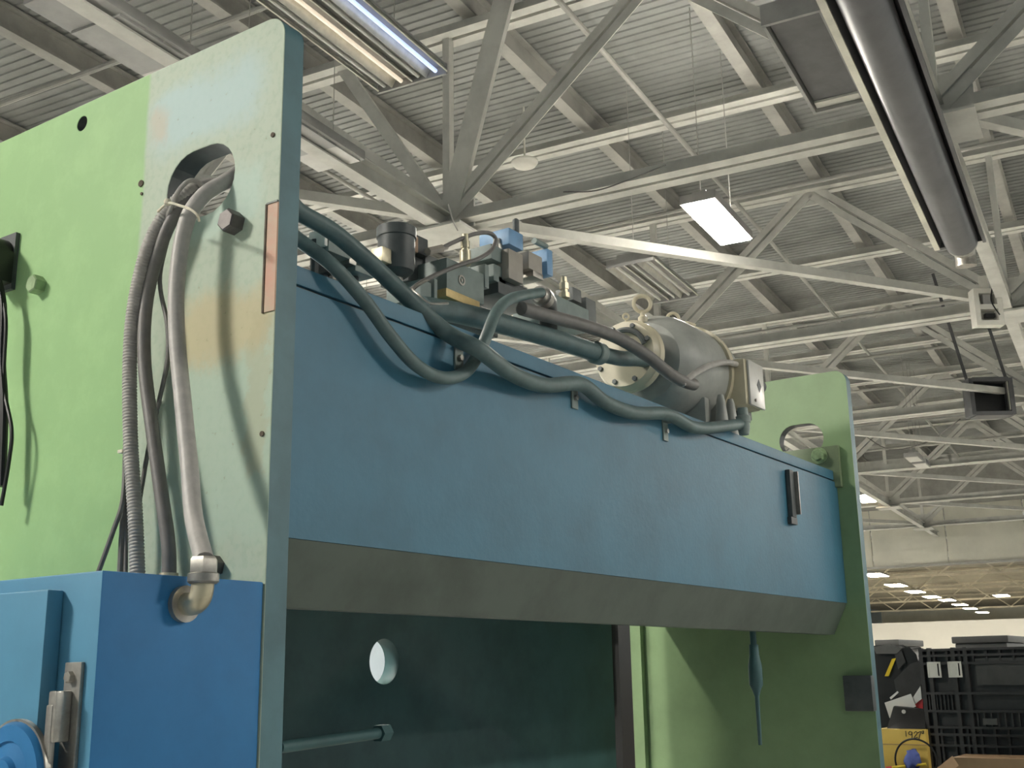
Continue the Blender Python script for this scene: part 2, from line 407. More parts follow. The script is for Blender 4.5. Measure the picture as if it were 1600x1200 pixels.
# ------------------------------------------------------------------ lamps
def panel_lamp(c, ln, wd, label, group, lens='lit', h=.09, name='panel_lamp', hang=True, top=8.2):
    """flat ceiling lamp: housing, lens below, two hanger rods; c = middle of the lens, long side along the hall"""
    t = thing(name, c, label, 'lamp', group); c = Vector(c)
    m = MB().obox(c+BZ*(h/2+.012), BX, BY, EZ, ln, wd, h)
    m.obox(c+BZ*(h+.03), BX, BY, EZ, ln*.9, wd*.4, .05); m.build('housing', 'house', t)
    MB().obox(c+BZ*.004, BX, BY, EZ, ln-.05, wd-.04, .012).build('lens', lens, t)
    if lens == 'lit':
        for e in (-1,1): MB().obox(c+BY*(e*wd*.34)+BZ*(h+.017), BX, BY, EZ, ln*.86, .07, .006).build('uplight_fill', 'fill_up', t)  # glowing strips added on top to throw light at the roof
    if hang:
        for q in (-.4,.4): MB().cyl(c+BX*(ln*q)+BZ*(h+.04), Vector((c+BX*(ln*q)).to_tuple()[:2]+(top,)), .004, n=6).build('hanger_rod', 'truss_d', t)
    return t
def bw(px, py, z):
    return on(2, z, px, py)
# the bright one in view
c = (bw(1066,322,6)+bw(1115,313,6)+bw(1170,375,6)+bw(1130,383,6))/4
panel_lamp(c, 1.26, .36, 'bright lit panel lamp glowing warm white above the motor', 'lit panel lamps')
# unseen lamps; a few follow cast shadows, the rest added to brighten the roof
for x, y, lb in ((-4.3,4.7,'left of the machine'), (14.5,-9.5,'farther right of the machine'), (1.3,3.5,'over the front of the machine'), (17.5,-7,'second added along the right aisle'), (21,-7,'third added along the right aisle'), (26,-6.6,'fourth added along the right aisle'), (32,-6.6,'fifth added along the right aisle'), (3.4,-8.2,'over the aisle right of the machine'), (9.5,-12,'farther over the outer right aisle'), (12,12.5,'first added behind the press'), (18,12.5,'second added behind the press'), (24.5,12.5,'third added behind the press'), (13,8.6,'fourth added behind the press'), (33,11.5,'fifth added behind the press'), (13,17,'sixth added behind the press'), (20,17,'seventh added behind the press'), (27,17,'eighth added behind the press')):
    panel_lamp(B(x,y,5.95), 1.5 if x < 0 else 1.26, (.62 if x < 5 else .42) if y < 0 else (.85 if x < 0 else (.3 if x < 5 else .9)), 'lit panel lamp out of view %s' % lb, 'lit panel lamps')
# lamps with tubes
def tube_lamp(c, ln, wd, label, tubes, group='tube lamps', mats=None, tilt=0):
    t = thing('tube_lamp', c, label, 'lamp', group); c = Vector(c)
    m = MB().obox(c+BZ*.10, BX, BY, EZ, ln, wd*.55, .05)
    MB().obox(c+BZ*.062, BX, BY, EZ, ln, wd, .02).build('housing', 'house', t)
    m.build('ballast_cover', 'house', t)
    for q in range(tubes+1):
        yy = -wd/2 + wd*q/tubes
        MB().obox(c+BY*yy+BZ*.025, BX, (BY+BZ*(.6 if q%2 else -.6)).normalized(), (BZ-BY*(.6 if q%2 else -.6)).normalized(), ln-.04, .01, .07).build('reflector', 'refl', t)
    for q in range(tubes):
        yy = -wd/2 + wd*(q+.5)/tubes
        MB().cyl(c+BY*yy-BX*(ln/2-.03)+BZ*.02, c+BY*yy+BX*(ln/2-.03)+BZ*.02, .016, n=10).build('tube', (mats or ['tube']*tubes)[q], t)
    for e in (-1,1): MB().obox(c+BX*(e*ln/2)+BZ*.035, BX, BY, EZ, .02, wd, .09).build('end_cap', 'house', t)
    for q in (-.4,.4): MB().cyl(c+BX*(ln*q)+BZ*.12, Vector((c+BX*(ln*q)).to_tuple()[:2]+(8.2,)), .004, n=6).build('hanger_rod', 'truss_d', t)
    return t
tube_lamp(bw(1021,441,5.95), 1.45, .55, 'unlit tube lamp with striped reflector above the motor eye bolt', 3)
tube_lamp(bw(500,15,6)-BX*.1, 2.5, .62, 'tube lamp with one blue white tube at the top edge', 4, mats=['lit_soft','tube','lit_warm','tube'])
def hood_lamp(c, ln, wd, label, open_=False):
    t = thing('hood_lamp', c, label, 'lamp', 'grey hooded lamps'); c = Vector(c)
    if open_:
        m = MB()
        for e in (-1,1):
            m.obox(c+BY*(e*wd/2)+BZ*.07, BX, BY, EZ, ln, .025, .16); m.obox(c+BX*(e*ln/2)+BZ*.07, BX, BY, EZ, .03, wd+.025, .16)
        m.obox(c+BZ*.15, BX, BY, EZ, ln, wd, .02); m.build('housing', 'house', t)
        MB().obox(c+BZ*.05, BX, BY, EZ, ln-.2, wd-.05, .02).build('lens', 'house_d', t)
        MB().obox(c+BX*(ln/2-.07)+BZ*.03, BX, BY, EZ, .1, wd-.05, .02).build('end_reflector', 'white', t)
    else:
        MB().obox(c+BZ*.05, BX, BY, EZ, ln, wd, .09).build('housing', 'house', t, bevel=.02)
        MB().obox(c+BZ*.14, BX, BY, EZ, ln*.8, wd*.45, .09).build('ballast_cover', 'house', t, bevel=.01)
        MB().obox(c-BZ*.005, BX, BY, EZ, ln*.46, wd-.06, .02).build('lens', 'house', t)
        MB().obox(c+BX*(ln*.26)-BZ*.005, BX, BY, EZ, ln*.42, wd-.06, .016).build('lens', 'tube', t)
    for q in (-.4,.4): MB().cyl(c+BX*(ln*q)+BZ*.15, Vector((c+BX*(ln*q)).to_tuple()[:2]+(8.2,)), .004, n=6).build('hanger_rod', 'truss_d', t)
    return t
hood_lamp(bw(205,70,5.9), 1.4, .52, 'pale grey hooded lamp above the green side plate, unlit')
hood_lamp(bw(455,212,5.9), 1.4, .5, 'pale grey hooded lamp just right of the plate corner, unlit')
hood_lamp((bw(1195,40,6)+bw(1290,20,6)+bw(1340,160,6)+bw(1275,170,6))/4, 1.5, .40, 'unlit grey box lamp with open dark underside beside the tube heater', True)
# lamps added out of sight above the panel band to brighten the partition
for x, y, lb in ((47,1,'right'), (47,9,'left')):
    panel_lamp(B(x,y,6.3), 1.3, .75, 'added lit panel lamp hidden above the pale panel band, %s one' % lb, 'lit panel lamps', top=7.36)
# far lit lamps
far = [(1350,780,'beside the right plate edge'), (1368,899,'first of the far lit row'), (1400,915,'second of the far lit row'), (1430,925,'third of the far lit row'), (1456,933,'fourth of the far lit row'),
       (1480,938,'fifth of the far lit row'), (1500,945,'sixth of the far lit row'), (1516,951,'seventh of the far lit row'), (1535,957,'last of the far lit row'), (1565,931,'alone right of the far lit row')]
for i, (px, py, lb) in enumerate(far):
    c = bw(px, py, 6.0 if i else 5.9)
    panel_lamp(c, 2.4 if i else 1.5, .9 if i else .4, 'distant lit lamp, %s' % lb, 'distant lit lamps', 'lit_far', name='distant_lamp', top=(7.3 if c.x > 40 else 8.2))
# second distant row, tubes unlit
for i, (px, py, lb) in enumerate(((1428,718,'left one under the long beam'), (1440,728,'right one under the long beam'))):
    panel_lamp(bw(px,py,5.9), .7, .3, 'small distant strip lamp, unlit, %s' % lb, 'distant strip lamps', 'tube', name='strip_lamp')
# small white dome
c = bw(820,263,7.4); t = thing('dome_sensor', c, 'small white dome hanging under the roof deck', 'sensor')
MB().lathe(c, (0,0,1), [(0,.001),(.005,.08),(.03,.13),(.07,.16),(.09,.16)], 24).build('dome', 'white', t)
MB().cyl(c+BZ*.09, c+BZ*.8, .012, n=8).build('stem', 'white', t)

# ------------------------------------------------------------------ tube heater along the ceiling
za = 5.6
h0 = B(-1.5,-.60,za); h1 = B(9.55,-.53,za)
t = thing('tube_heater', h0, 'long dark grey tube heater hung under the roof at right', 'heater')
m = MB()
d = (h1-h0).normalized(); s = d.cross(EZ).normalized()
for a, b_ in (((-.20,0),(-.19,.02)),):
    pass
prof = [(-.20,-.02),(-.15,.10),(-.07,.17),(.07,.17),(.15,.10),(.20,-.02)]
vs = []
for p in (h0,h1):
    for (q,z) in prof: vs.append(p+s*q+EZ*z)
n = len(prof); m.add(vs, [[i,i+1,n+i+1,n+i] for i in range(n-1)])
for e in (0,1): m.add([(h0,h1)[e]+s*q+EZ*z for q,z in prof], [list(range(n))])
m.build('reflector_hood', 'duct', t)
MB().cyl(h0+EZ*.02, h1+EZ*.02, .155, n=24).build('heater_tube', 'duct', t)
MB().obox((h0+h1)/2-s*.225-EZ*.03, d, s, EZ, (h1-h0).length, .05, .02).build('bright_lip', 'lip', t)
MB().obox((h0+h1)/2+s*.21-EZ*.03, d, s, EZ, (h1-h0).length, .03, .02).build('dark_lip', 'duct', t)
MB().tube([h1+EZ*.02, h1+d*.15+EZ*.02, h1+d*.28-EZ*.03, h1+d*.3-EZ*.15], .10, n=16).build('elbow', 'steel', t)
MB().cyl(h1+d*.02+EZ*.02, h1+d*.06+EZ*.02, .15, n=20).build('flange', 'steel', t)
for q in (.2,.45,.7,.95):
    p = h0.lerp(h1,q); MB().cyl(p+EZ*.17, Vector((p.x,p.y,8.2)), .008, n=6).build('hanger_rod', 'dsteel', t)
# gusset boxes on the right junctions
c = on(2,5.75,1541,482); t = thing('junction_box', c, 'white electrical box with two openings below the truss junction', 'box')
rt = (RM @ Vector((1,0,0))); rt.z = 0; rt.normalize(); bk = EZ.cross(rt)
m = MB()
for e in (-1,1): m.obox(c+rt*(e*.135), rt, bk, EZ, .06, .16, .46)
for zz in (-.2,0,.2): m.obox(c+EZ*zz, rt, bk, EZ, .22, .16, .06)
m.obox(c+bk*.07, rt, bk, EZ, .3, .02, .46); m.build('case', 'white', t)
MB().obox(c+EZ*.1-bk*.02, rt, bk, EZ, .1, .06, .12).build('inner_module', 'house', t)
MB().obox(c-EZ*.1-bk*.02+rt*.02, rt, bk, EZ, .12, .06, .05).build('switch', 'black', t)
MB().tube([c+rt*.06-bk*.09+EZ*.22, c+rt*.02-bk*.12+EZ*.05, c+rt*.1-bk*.12-EZ*.12], .008, n=6).build('cable', 'black', t)
MB().beam(c+EZ*.2, c+EZ*.2+Vector((0,0,.2)), .1, .1).build('bracket', 'white', t)
# hanging dark unit near right edge
c = on(2,5.9,1545,622); t = thing('unit_heater', c, 'dark square unit heater hung on two straps at far right', 'heater')
m = MB()
for e in (-1,1):
    m.obox(c+rt*(e*.33), rt, bk, EZ, .07, .3, .62); m.obox(c+EZ*(e*.29), rt, bk, EZ, .6, .3, .07)
m.build('casing', 'duct', t); MB().obox(c+bk*.1, rt, bk, EZ, .6, .05, .55).build('grille', 'black', t)
MB().obox(c+rt*.29+EZ*.02-bk*.1, rt, bk, EZ, .03, .05, .5).build('bright_edge', 'refl', t)
for e in (-1,1): MB().beam(c+rt*(e*.33)+EZ*.3, c+rt*(e*.33)-rt*.25+EZ*2.3+bk*.3, .05, .05).build('strap', 'duct', t)
# sagging cables far right
for i, (pts, lb) in enumerate((
    ([(1340,672),(1390,702),(1450,690),(1500,655)], 'thin black cable sagging between far trusses'),
    ([(700,318),(708,345),(715,360)], 'short black cable dangling from the big junction'),
    ([(880,300),(930,298),(980,282),(1040,258)], 'thin dark cable draped along the nearest truss chord'))):
    P = [on(2, 6.6 if i == 0 else 5.8, *p) for p in pts] if i != 2 else [on(2, 5.86, *p) for p in pts]
    tag(MB().tube(P, (.014 if i == 0 else .007), n=6).build('hanging_cable', 'hose_d'), lb, 'cable', 'thin cables under the roof')

# ================================================================== THE PRESS
PB = thing('press_brake', (1.95,.6,0), 'large blue and green press brake frame filling the foreground', 'press')
YB = .09; XI = 3.84; PT = .062
def rc(cy, cz, r, a0, n=8): return [(cy+r*math.cos(math.radians(a0+90*k/n)), cz+r*math.sin(math.radians(a0+90*k/n))) for k in range(n+1)]
# left side plate: rounded top corner, lifting slot, round hole, keyway notch at the near edge
out = [(0,0),(1.25,0),(1.25,3.08)] + rc(.055,3.025,.055,90)
vs, fs = plate2d(out, [obround(.265,2.728,.118,.088), circ(.748,3.025,.021,24)], 0, PT, .0015)
m = MB(); m.add(vs, fs)
lp = m.build('side_plate', ['plate','blue_edge','valve_d'], PB, smooth=15)
def edge_paint(o, xa, xb):
    """second paint on the near edge and on the far side of a plate; xa = painted side"""
    d = o.data
    for p in d.polygons:
        c = p.center; p.material_index = 1 if ((abs(c.x-xa) > .004 and c.y < .06 and (c.y < .004 or c.z > 2.9)) or abs(c.x-xb) < .0005) else 0
        if abs(c.x-xa) > .004 and abs(c.x-xb) > .004 and .1 < c.y < 1.2: p.material_index = 2
edge_paint(lp, 0, PT)
tag(lp, 'left plate, light green with a worn pale strip')
# keyway: recessed red pocket framed in the plate edge
m = MB().obox((-.001,.0165,2.487), EX, EY, EZ, .004, .033, .25).build('keyway_insert', 'red', PB); tag(m, 'reddish primer pocket')
MB().obox((-.002,.0345,2.487), EX, EY, EZ, .006, .005, .252).build('keyway_edge', 'rustm', PB)
MB().obox((-.002,.017,2.6135), EX, EY, EZ, .006, .034, .004).build('keyway_edge', 'brown', PB)
# right plate
out = [(0,0),(1.25,0),(1.25,3.035)] + rc(.06,2.975,.06,90)
vs, fs = plate2d(out, [obround(.252,2.708,.115,.08)], XI, XI+PT, .0015)
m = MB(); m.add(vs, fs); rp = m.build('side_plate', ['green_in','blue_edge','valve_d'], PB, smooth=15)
edge_paint(rp, XI, XI+PT)
# beam
MB().box(PT, XI, YB, YB+.05, 1.895, 2.475).build('back_beam', 'blue', PB)
MB().box(PT, XI, YB+.012, YB+.05, 2.477, 2.483).build('beam_groove', 'black', PB)
MB().box(PT, XI, YB+.004, YB+.30, 2.484, 2.53).build('beam_cap', 'blue', PB, bevel=.003)
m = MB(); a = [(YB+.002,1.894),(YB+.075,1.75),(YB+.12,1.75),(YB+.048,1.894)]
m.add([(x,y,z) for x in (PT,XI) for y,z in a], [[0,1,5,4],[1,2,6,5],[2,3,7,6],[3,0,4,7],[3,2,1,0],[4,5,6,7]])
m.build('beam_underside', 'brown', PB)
MB().box(PT, XI, YB+.06, 1.10, 2.40, 2.46).build('shade_plate', 'dkgreen', PB)  # unseen plate added to keep the inside of the press in shade
MB().box(PT, XI, 1.06, 1.10, 1.87, 2.40).build('light_stop', 'dkgreen', PB)  # unseen plate, sized to stop light coming over the ram
# ram with lifting hole, and its guide
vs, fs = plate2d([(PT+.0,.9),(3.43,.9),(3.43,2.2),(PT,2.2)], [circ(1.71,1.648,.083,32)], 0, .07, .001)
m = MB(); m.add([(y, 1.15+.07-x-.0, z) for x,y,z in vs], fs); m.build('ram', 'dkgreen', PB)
m = MB(); m.box(3.95,4.02,1.5,1.56,1.4,2.0); m.box(3.82,3.95,1.5,1.56,1.84,1.9); m.build('guard_bracket', 'steel', PB)
MB().box(4.03,4.3,1.45,1.6,.2,2.0).build('guard_post', 'black', PB)
MB().box(3.80,3.838,1.19,1.25,.9,1.9).build('guide_strip', 'green_in', PB)
# lower bed
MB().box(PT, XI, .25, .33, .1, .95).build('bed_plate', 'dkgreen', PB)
# cross rod in the opening
p0 = on(1,.55,436,1168); p1 = on(1,.62,590,1146)
MB().cyl(p0, p1, .016, n=14).build('gauge_rod', 'dkgreen', PB)
MB().cyl(p1, p1+(p1-p0).normalized()*.05, .026, n=6).build('rod_nut', 'dkgreen', PB)
# hanging pin under the beam
c = on(1,.3,1176,985)
m = MB().lathe(c+EZ*.02, (0,0,-1), [(0,.014),(.08,.014),(.08,.02),(.13,.022),(.17,.03),(.25,.03),(.27,.02),(.3,.01),(.5,.008)], 14); m.build('hanging_pin', 'dkgreen', PB)
# dark box on the right plate
q = on(0,XI,1345,1082); MB().box(XI-.05, XI-.001, q.y-.07, q.y+.065, 1.40, 1.56).build('switch_box', 'valve_d', PB, bevel=.006)
# bolts
def hexbolt(p, ax, r, h, m_, washer=0, par=PB, name='hex_bolt'):
    ax = Vector(ax); p = Vector(p); b = MB()
    if washer: b.cyl(p, p+ax*washer, r*1.35, n=20)
    b.lathe(p+ax*washer, ax, [(0,r),(h*.9,r),(h,r*.86)], 6)
    return b.build(name, m_, par, smooth=25)
hexbolt(on(0,0,370,350), (-1,0,0), .027, .036, 'dsteel')
hexbolt(on(0,0,64,447), (-1,0,0), .025, .03, 'bolt_g')
hexbolt(on(0,0,340,885), (-1,0,0), .022, .03, 'dsteel')
# pad with bolt on right plate
m = MB(); m.box(XI-.03, XI-.001, .06, .36, 2.45, 2.655); m.build('beam_pad', 'pad', PB, bevel=.003)
hexbolt((XI-.03,.155,2.612), (-1,0,0), .03, .03, 'bolt_g', washer=.008)
# slot bracket on the beam face
q0 = yp(1229,735,YB); q1 = yp(1231,808,YB)
m = MB(); m.obox((q0.x,YB-.012,(q0.z+q1.z)/2), EX, EY, EZ, .05, .022, q0.z-q1.z); m.build('slot_block', 'valve_d', PB, bevel=.004)
MB().obox((q0.x+.032,YB-.02,(q0.z+q1.z)/2+.005), EX, EY, EZ, .008, .038, q0.z-q1.z-.02).build('slot_flange', 'steel', PB)
MB().obox((q0.x,YB-.01,q1.z-.015), EX, EY, EZ, .07, .018, .03).build('slot_foot', 'valve_d', PB)
# small marks on the left plate
for (px, py, r) in ((427,211,.006),(410,678,.006),(221,287,.009),(222,303,.004)):
    p = on(0,0,px,py); MB().cyl(p+EX*.001, p-EX*.003, r, n=10).build('drilled_spot', 'rustm', PB)

# far-left switch and cable bundle at the frame edge
c = on(0,-.07,-26,392); t = thing('limit_switch', c, 'black switch cut by the left picture edge on green plate', 'switch')
m = MB().cyl((-.001,c.y,c.z), (-.12,c.y,c.z), .045, n=18); m.obox((-.05,c.y-.02,c.z-.04), EX, EY, EZ, .1, .06, .09); m.build('body', 'black', t, bevel=.006)
MB().obox((-.006,c.y,c.z-.02), EX, EY, EZ, .012, .10, .16).build('base', 'valve_d', t)
for i, (pts, r, lb) in enumerate((([(-6,430),(4,480),(2,560),(6,640),(2,760)], .011, 'thick black cable at the left picture edge'),
                                ([(0,450),(9,500),(6,600),(18,670),(14,720),(2,790)], .005, 'thin black cable looping at the left picture edge'))):
    P = [on(0,-.05,*p) for p in pts]
    tag(MB().tube(P, r, n=8).build('edge_cable', 'black'), lb, 'cable', 'cables at the left edge')

# ------------------------------------------------------------------ electrical cabinet
CX = -.384; CZ = 1.786; CY = .003
t = thing('electrical_cabinet', (CX/2,.5,.55), 'blue steel electrical cabinet on the left side of the press', 'cabinet')
cb = MB().box(CX, -.002, CY, .95, .55, CZ).build('body', ['cab','cab_lit'], t, bevel=.004)
for p in cb.data.polygons: p.material_index = 1 if p.normal.x < -.8 else 0        # same paint, made paler on the door side to carry its light
tag(MB().box(CX-.034, CX-.001, .108, .9, .62, 1.757).build('door', 'cab_lit', t, bevel=.004), 'pale blue door')
lp_ = MB().obox((CX-.004,.056,1.47), EX, EY, EZ, .008, .046, .32).build('latch_plate', 'steel', t, bevel=.002)
hexbolt((CX-.008,.058,1.605), (-1,0,0), .010, .01, 'steel', par=lp_, name='latch_bolt')
m = MB().obox((CX-.024,.062,1.54), EX, EY, EZ, .032, .022, .085); m.obox((CX-.036,.066,1.50), EX, EY, EZ, .012, .018, .12); m.build('latch_hook', 'steel', t, bevel=.004)
# disconnect disc on the door
c = Vector((CX-.034,.150,1.44))
hd = MB().lathe(c, (-1,0,0), [(0,.092),(.012,.092),(.022,.086),(.024,.06),(.02,.058),(.026,.035),(.035,.03),(.037,.001)], 40).build('disconnect_handle', 'cab', t)
MB().lathe(c-EX*.002, (-1,0,0), [(0,.092),(0,.096),(.010,.096),(.010,.092)], 40).build('rim', 'steel', hd)
MB().obox((CX-.0355,.262,1.502), EX, EY, EZ, .002, .05, .02).build('warning_sticker', 'yelp', t)

# conduit elbow on the cabinet face
c = yp(285,944,CY); t = thing('conduit_elbow', c, 'grey metal conduit elbow fitting screwed into the blue cabinet', 'fitting')
MB().cyl(c, c-EY*.012, .034, n=24).build('locknut', 'steel', t)
q = c-EY*.05+EZ*.043+EX*.004
MB().tube([c-EY*.01, c-EY*.034+EX*.001, c-EY*.047+EX*.003+EZ*.014, q], .021, n=16).build('elbow_body', 'brass', t)
MB().lathe(q-EZ*.008, (0,0,1), [(0,.025),(.004,.029),(.018,.029),(.02,.026)], 24).build('collar', 'steel', t)
MB().lathe(q+EZ*.012, (0,0,1), [(0,.027),(.024,.027),(.03,.023)], 6).build('hex_nut', 'steel', t)
EL = q+EZ*.036

# ------------------------------------------------------------------ conduits at the left plate
def hose(name, pts, r, m_, label, ribs=0, group=None, cat='hose', n=14, sub=8):
    o = MB().tube(pts, r, n=n, ribs=ribs, sub=sub).build(name, m_, smooth=(30 if not ribs else 60)); return tag(o, label, cat, group)
def hx(*a): return [on(0, x, px, py) for px, py, x in a]
G = 'conduits dropping to the cabinet'
hose('flexible_conduit', hx((330,288,.05),(298,298,-.02),(262,330,-.05),(232,385,-.065),(211,470,-.07),(203,560,-.07),(204,690,-.075),(211,800,-.08),(215,905,-.085)), .0160, 'hose',
     'ribbed grey flexible conduit, leftmost of the thick hoses', .0075, G, sub=10)
hose('rubber_hose', hx((345,295,.05),(305,305,-.01),(268,345,-.045),(240,420,-.05),(227,490,-.055),(226,570,-.06),(238,670,-.065),(252,770,-.07),(263,850,-.07),(264,905,-.07)), .0152, 'hose_d',
     'smooth dark rubber hose between ribbed and pale conduits', 0, G)
hose('smooth_conduit', [on(0,.06,385,262), on(0,.0,352,284), on(0,-.045,318,306), on(0,-.07,291,348), on(0,-.08,277,430), on(0,-.085,276,520), on(0,-.10,286,630), on(0,-.125,296,730), on(0,-.155,303,810), EL], .0182, 'hose_l',
     'pale grey smooth conduit bending down into the elbow', 0, G)
hose('thin_cable', hx((275,330,-.03),(250,430,-.03),(261,505,-.03),(262,560,-.03),(250,620,-.03),(236,680,-.035),(225,740,-.04),(215,800,-.045)), .0052, 'hose_d', 'thin dark cable crossing behind the smooth rubber hose', 0, 'thin cables by the conduits', 'cable', 8)
hose('thin_cable', hx((200,600,-.06),(196,700,-.06),(192,780,-.07),(176,832,-.08),(153,896,-.09)), .0055, 'hose_d', 'thin dark cable splaying leftmost onto the cabinet', 0, 'thin cables by the conduits', 'cable', 8)
hose('thin_cable', hx((204,600,-.05),(198,700,-.05),(193,790,-.06),(187,905,-.065)), .0065, 'hose_d', 'thin dark cable, middle of three at the ribbed conduit', 0, 'thin cables by the conduits', 'cable', 8)
hose('thin_cable', hx((210,600,-.05),(203,700,-.05),(198,790,-.055),(196,905,-.06)), .005, 'hose_d', 'thin dark cable hugging the ribbed conduit on its left', 0, 'thin cables by the conduits', 'cable', 8)
hose('grey_cable', hx((345,300,.05),(318,292,.0),(308,283,-.03),(293,284,-.05),(278,300,-.06),(268,322,-.06),(258,350,-.05)), .0055, 'hose', 'thin grey cable arching out of the plate slot', 0, 'thin cables by the conduits', 'cable', 8)
hose('tie_cord', hx((247,330,-.09),(256,322,-.11),(265,317,-.12),(280,321,-.12),(297,327,-.125),(308,336,-.125),(311,345,-.11)), .003, 'string', 'cream cord tied round the conduit bundle at the slot', 0, None, 'cord', 8)
p = on(0,-.118,262,316); MB().lathe(p-EZ*.009, (0,0,1), [(0,.002),(.004,.008),(.01,.009),(.016,.006),(.018,.001)], 10).build('tie_knot', 'string', bpy.data.objects['tie_cord'])
bpy.data.objects['tie_knot'].matrix_parent_inverse = Matrix.Translation(bpy.data.objects['tie_cord'].location).inverted()
p = on(0,-.075,193,706)
tag(MB().obox(p, EX, EY, EZ, .02, .016, .007).build('cable_tie', 'string'), 'small cream cable tie round the thin cables', 'cable tie')
# glands on top of the cabinet
for px, x, m_, lb in ((215,-.085,'valve_d','dark cable gland under the ribbed conduit'), (264,-.07,'brass','pale metal gland under the dark rubber hose'), (190,-.065,'steel','small metal gland under the thin cables')):
    p = on(0,x,px,895); p.z = CZ
    t = thing('cable_gland', p, lb, 'gland', 'glands on the cabinet top')
    MB().lathe(p, (0,0,1), [(0,.024),(.012,.024),(.014,.021)], 6).build('hex_base', m_, t); MB().lathe(p+EZ*.014, (0,0,1), [(0,.0205),(.012,.0195)], 16).build('cap', m_, t)

# ------------------------------------------------------------------ hoses along the beam
def hy(*a): return [on(1, y, px, py) for px, py, y in a]
G2 = 'conduits along the blue beam'
hose('beam_conduit', hy((445,300,.22),(466,330,.21),(520,362,.19),(580,412,.16),(640,468,.12),(700,521,.07),(748,546,-.01),(800,584,.04),(850,602,.05),(906,600,.05),(945,628,.05),(990,645,.05),(1042,647,.05),(1085,668,.05),(1130,666,.06),(1158,662,.07)), .0235, 'hose_b',
     'thick blue grey conduit sagging from clip to clip along the beam', 0, G2)
hose('loop_conduit', hy((440,352,.2),(466,374,.13),(520,415,.06),(570,470,.05),(610,525,.045),(650,570,.045),(690,590,.05),(725,583,.06),(748,553,.06),(762,520,.07),(776,487,.12),(800,466,.18),(845,457,.25)), .0175, 'hose_b',
     'green grey conduit looping below the clip and up to the valves', 0, G2)
hose('return_pipe', hy((660,480,.36),(720,490,.35),(790,508,.33),(860,528,.31),(930,551,.3)), .035, 'hose_b', 'thick straight blue grey oil pipe along the beam top', 0, G2)
p0, p1 = on(1,.3,928,550), on(1,.3,942,555)
tag(MB().lathe(p0, p1-p0, [(0,.038),(.004,.042),(.045,.042),(.05,.038)], 20).build('pipe_collar', 'valve'), 'grey clamp collar at the end of the oil pipe', 'collar')
hose('suction_hose', hy((938,553,.3),(970,560,.3),(1005,562,.32),(1030,575,.36)), .030, 'hose_b', 'short blue grey hose from the pipe collar to the pump', 0, G2)
hose('black_hose', hy((815,482,.28),(850,492,.27),(910,508,.26),(965,528,.24),(1010,555,.2),(1045,583,.165),(1070,597,.155),(1084,601,.165)), .024, 'hose_d', 'heavy black hose sweeping down in front of the motor', 0, G2)
hose('motor_lead', hy((1066,600,.15),(1085,584,.14),(1110,571,.14),(1135,566,.15),(1152,570,.17)), .013, 'hose', 'short grey lead arching into the motor terminal box', 0, G2)
for px, py, lb in ((715,560,'clip under the loop of the green conduit'), (896,622,'middle clip holding the sagging conduit'), (1038,674,'right hand clip holding the sagging conduit')):
    p = on(1, YB, px, py); t = thing('pipe_clip', p, 'small steel %s' % lb, 'clip', 'pipe clips on the beam')
    MB().box(p.x-.018, p.x+.018, YB-.006, YB-.0005, p.z-.035, p.z+.04).build('bracket', 'valve', t)
    MB().box(p.x-.018, p.x+.018, YB-.035, YB-.006, p.z+.03, p.z+.036).build('lip', 'valve', t)
    MB().cyl((p.x,YB-.006,p.z), (p.x,YB-.016,p.z), .009, n=6).build('screw', 'steel', t)
p = on(1,.06,1162,668); t = thing('conduit_fitting', p, 'upright conduit fitting below the terminal box', 'fitting')
MB().lathe(p-EZ*.03, (0,0,1), [(0,.02),(.03,.026),(.05,.026),(.05,.03),(.075,.03),(.08,.022),(.11,.022)], 14).build('body', 'valve', t)

# ------------------------------------------------------------------ valves on top of the beam
YV = .42
def vb(x0, y0, x1, y1, dep, yv=YV):
    """block from pixel rectangle (left, top, right, bottom) standing at depth yv, dep metres deep (x edges along the beam)"""
    a = on(1, yv, (x0+x1)/2, (y0+y1)/2)
    k = (a-CAM).dot(RM @ Vector((0,0,-1)))/F
    w = abs(x1-x0)*k/.78; h = abs(y1-y0)*k
    return a, w, h, dep
def vblock(name, m_, par, x0, y0, x1, y1, dep, yv=YV, bev=.004, hs=.82):
    a, w, h, dp = vb(x0,y0,x1,y1,dep,yv); h *= hs
    return MB().box(a.x-w/2, a.x+w/2, yv, yv+dp, a.z-h/2, a.z+h/2).build(name, m_, par, bevel=bev)
c = on(1,YV,740,470); c.z = 2.53
t = thing('valve_block', c, 'large grey green hydraulic valve block on a brass strip', 'valve')
vblock('body', 'valve', t, 690,408,766,472, .20)
vblock('rib', 'valve', t, 655,435,676,472, .14, bev=.002); vblock('rib', 'valve', t, 678,432,684,470, .12, bev=.001)
vblock('brass_strip', 'bbrass', t, 690,456,758,478, .15, YV-.006, .001, .6)
vblock('base', 'valve_d', t, 700,474,790,520, .25, YV+.01)
p = on(1,YV,721,438); sb = MB().lathe(p+EY*.001, (0,-1,0), [(0,.018),(.004,.018),(.004,.012),(.0005,.011),(.0005,.006),(.004,.005),(.004,.001)], 18).build('socket_screw', 'steel', t)
vblock('name_plate', 'vblue', t, 700,406,722,424, .05, YV+.03, .001)
p = on(1,YV+.04,727,414); MB().lathe(p, (0,0,1), [(0,.020),(.05,.020),(.05,.013),(.06,.013),(.06,.016),(.085,.016),(.085,.012),(.11,.012),(.11,.004)], 12).build('test_fitting', 'brass', t)
t = thing('solenoid_valve', on(1,YV,810,450), 'stacked taupe and grey solenoid valve with blue cube on top', 'valve')
vblock('grey_block', 'valve', t, 764,382,793,412, .12, YV+.01); vblock('grey_block', 'valve', t, 768,412,795,446, .12, YV+.01)
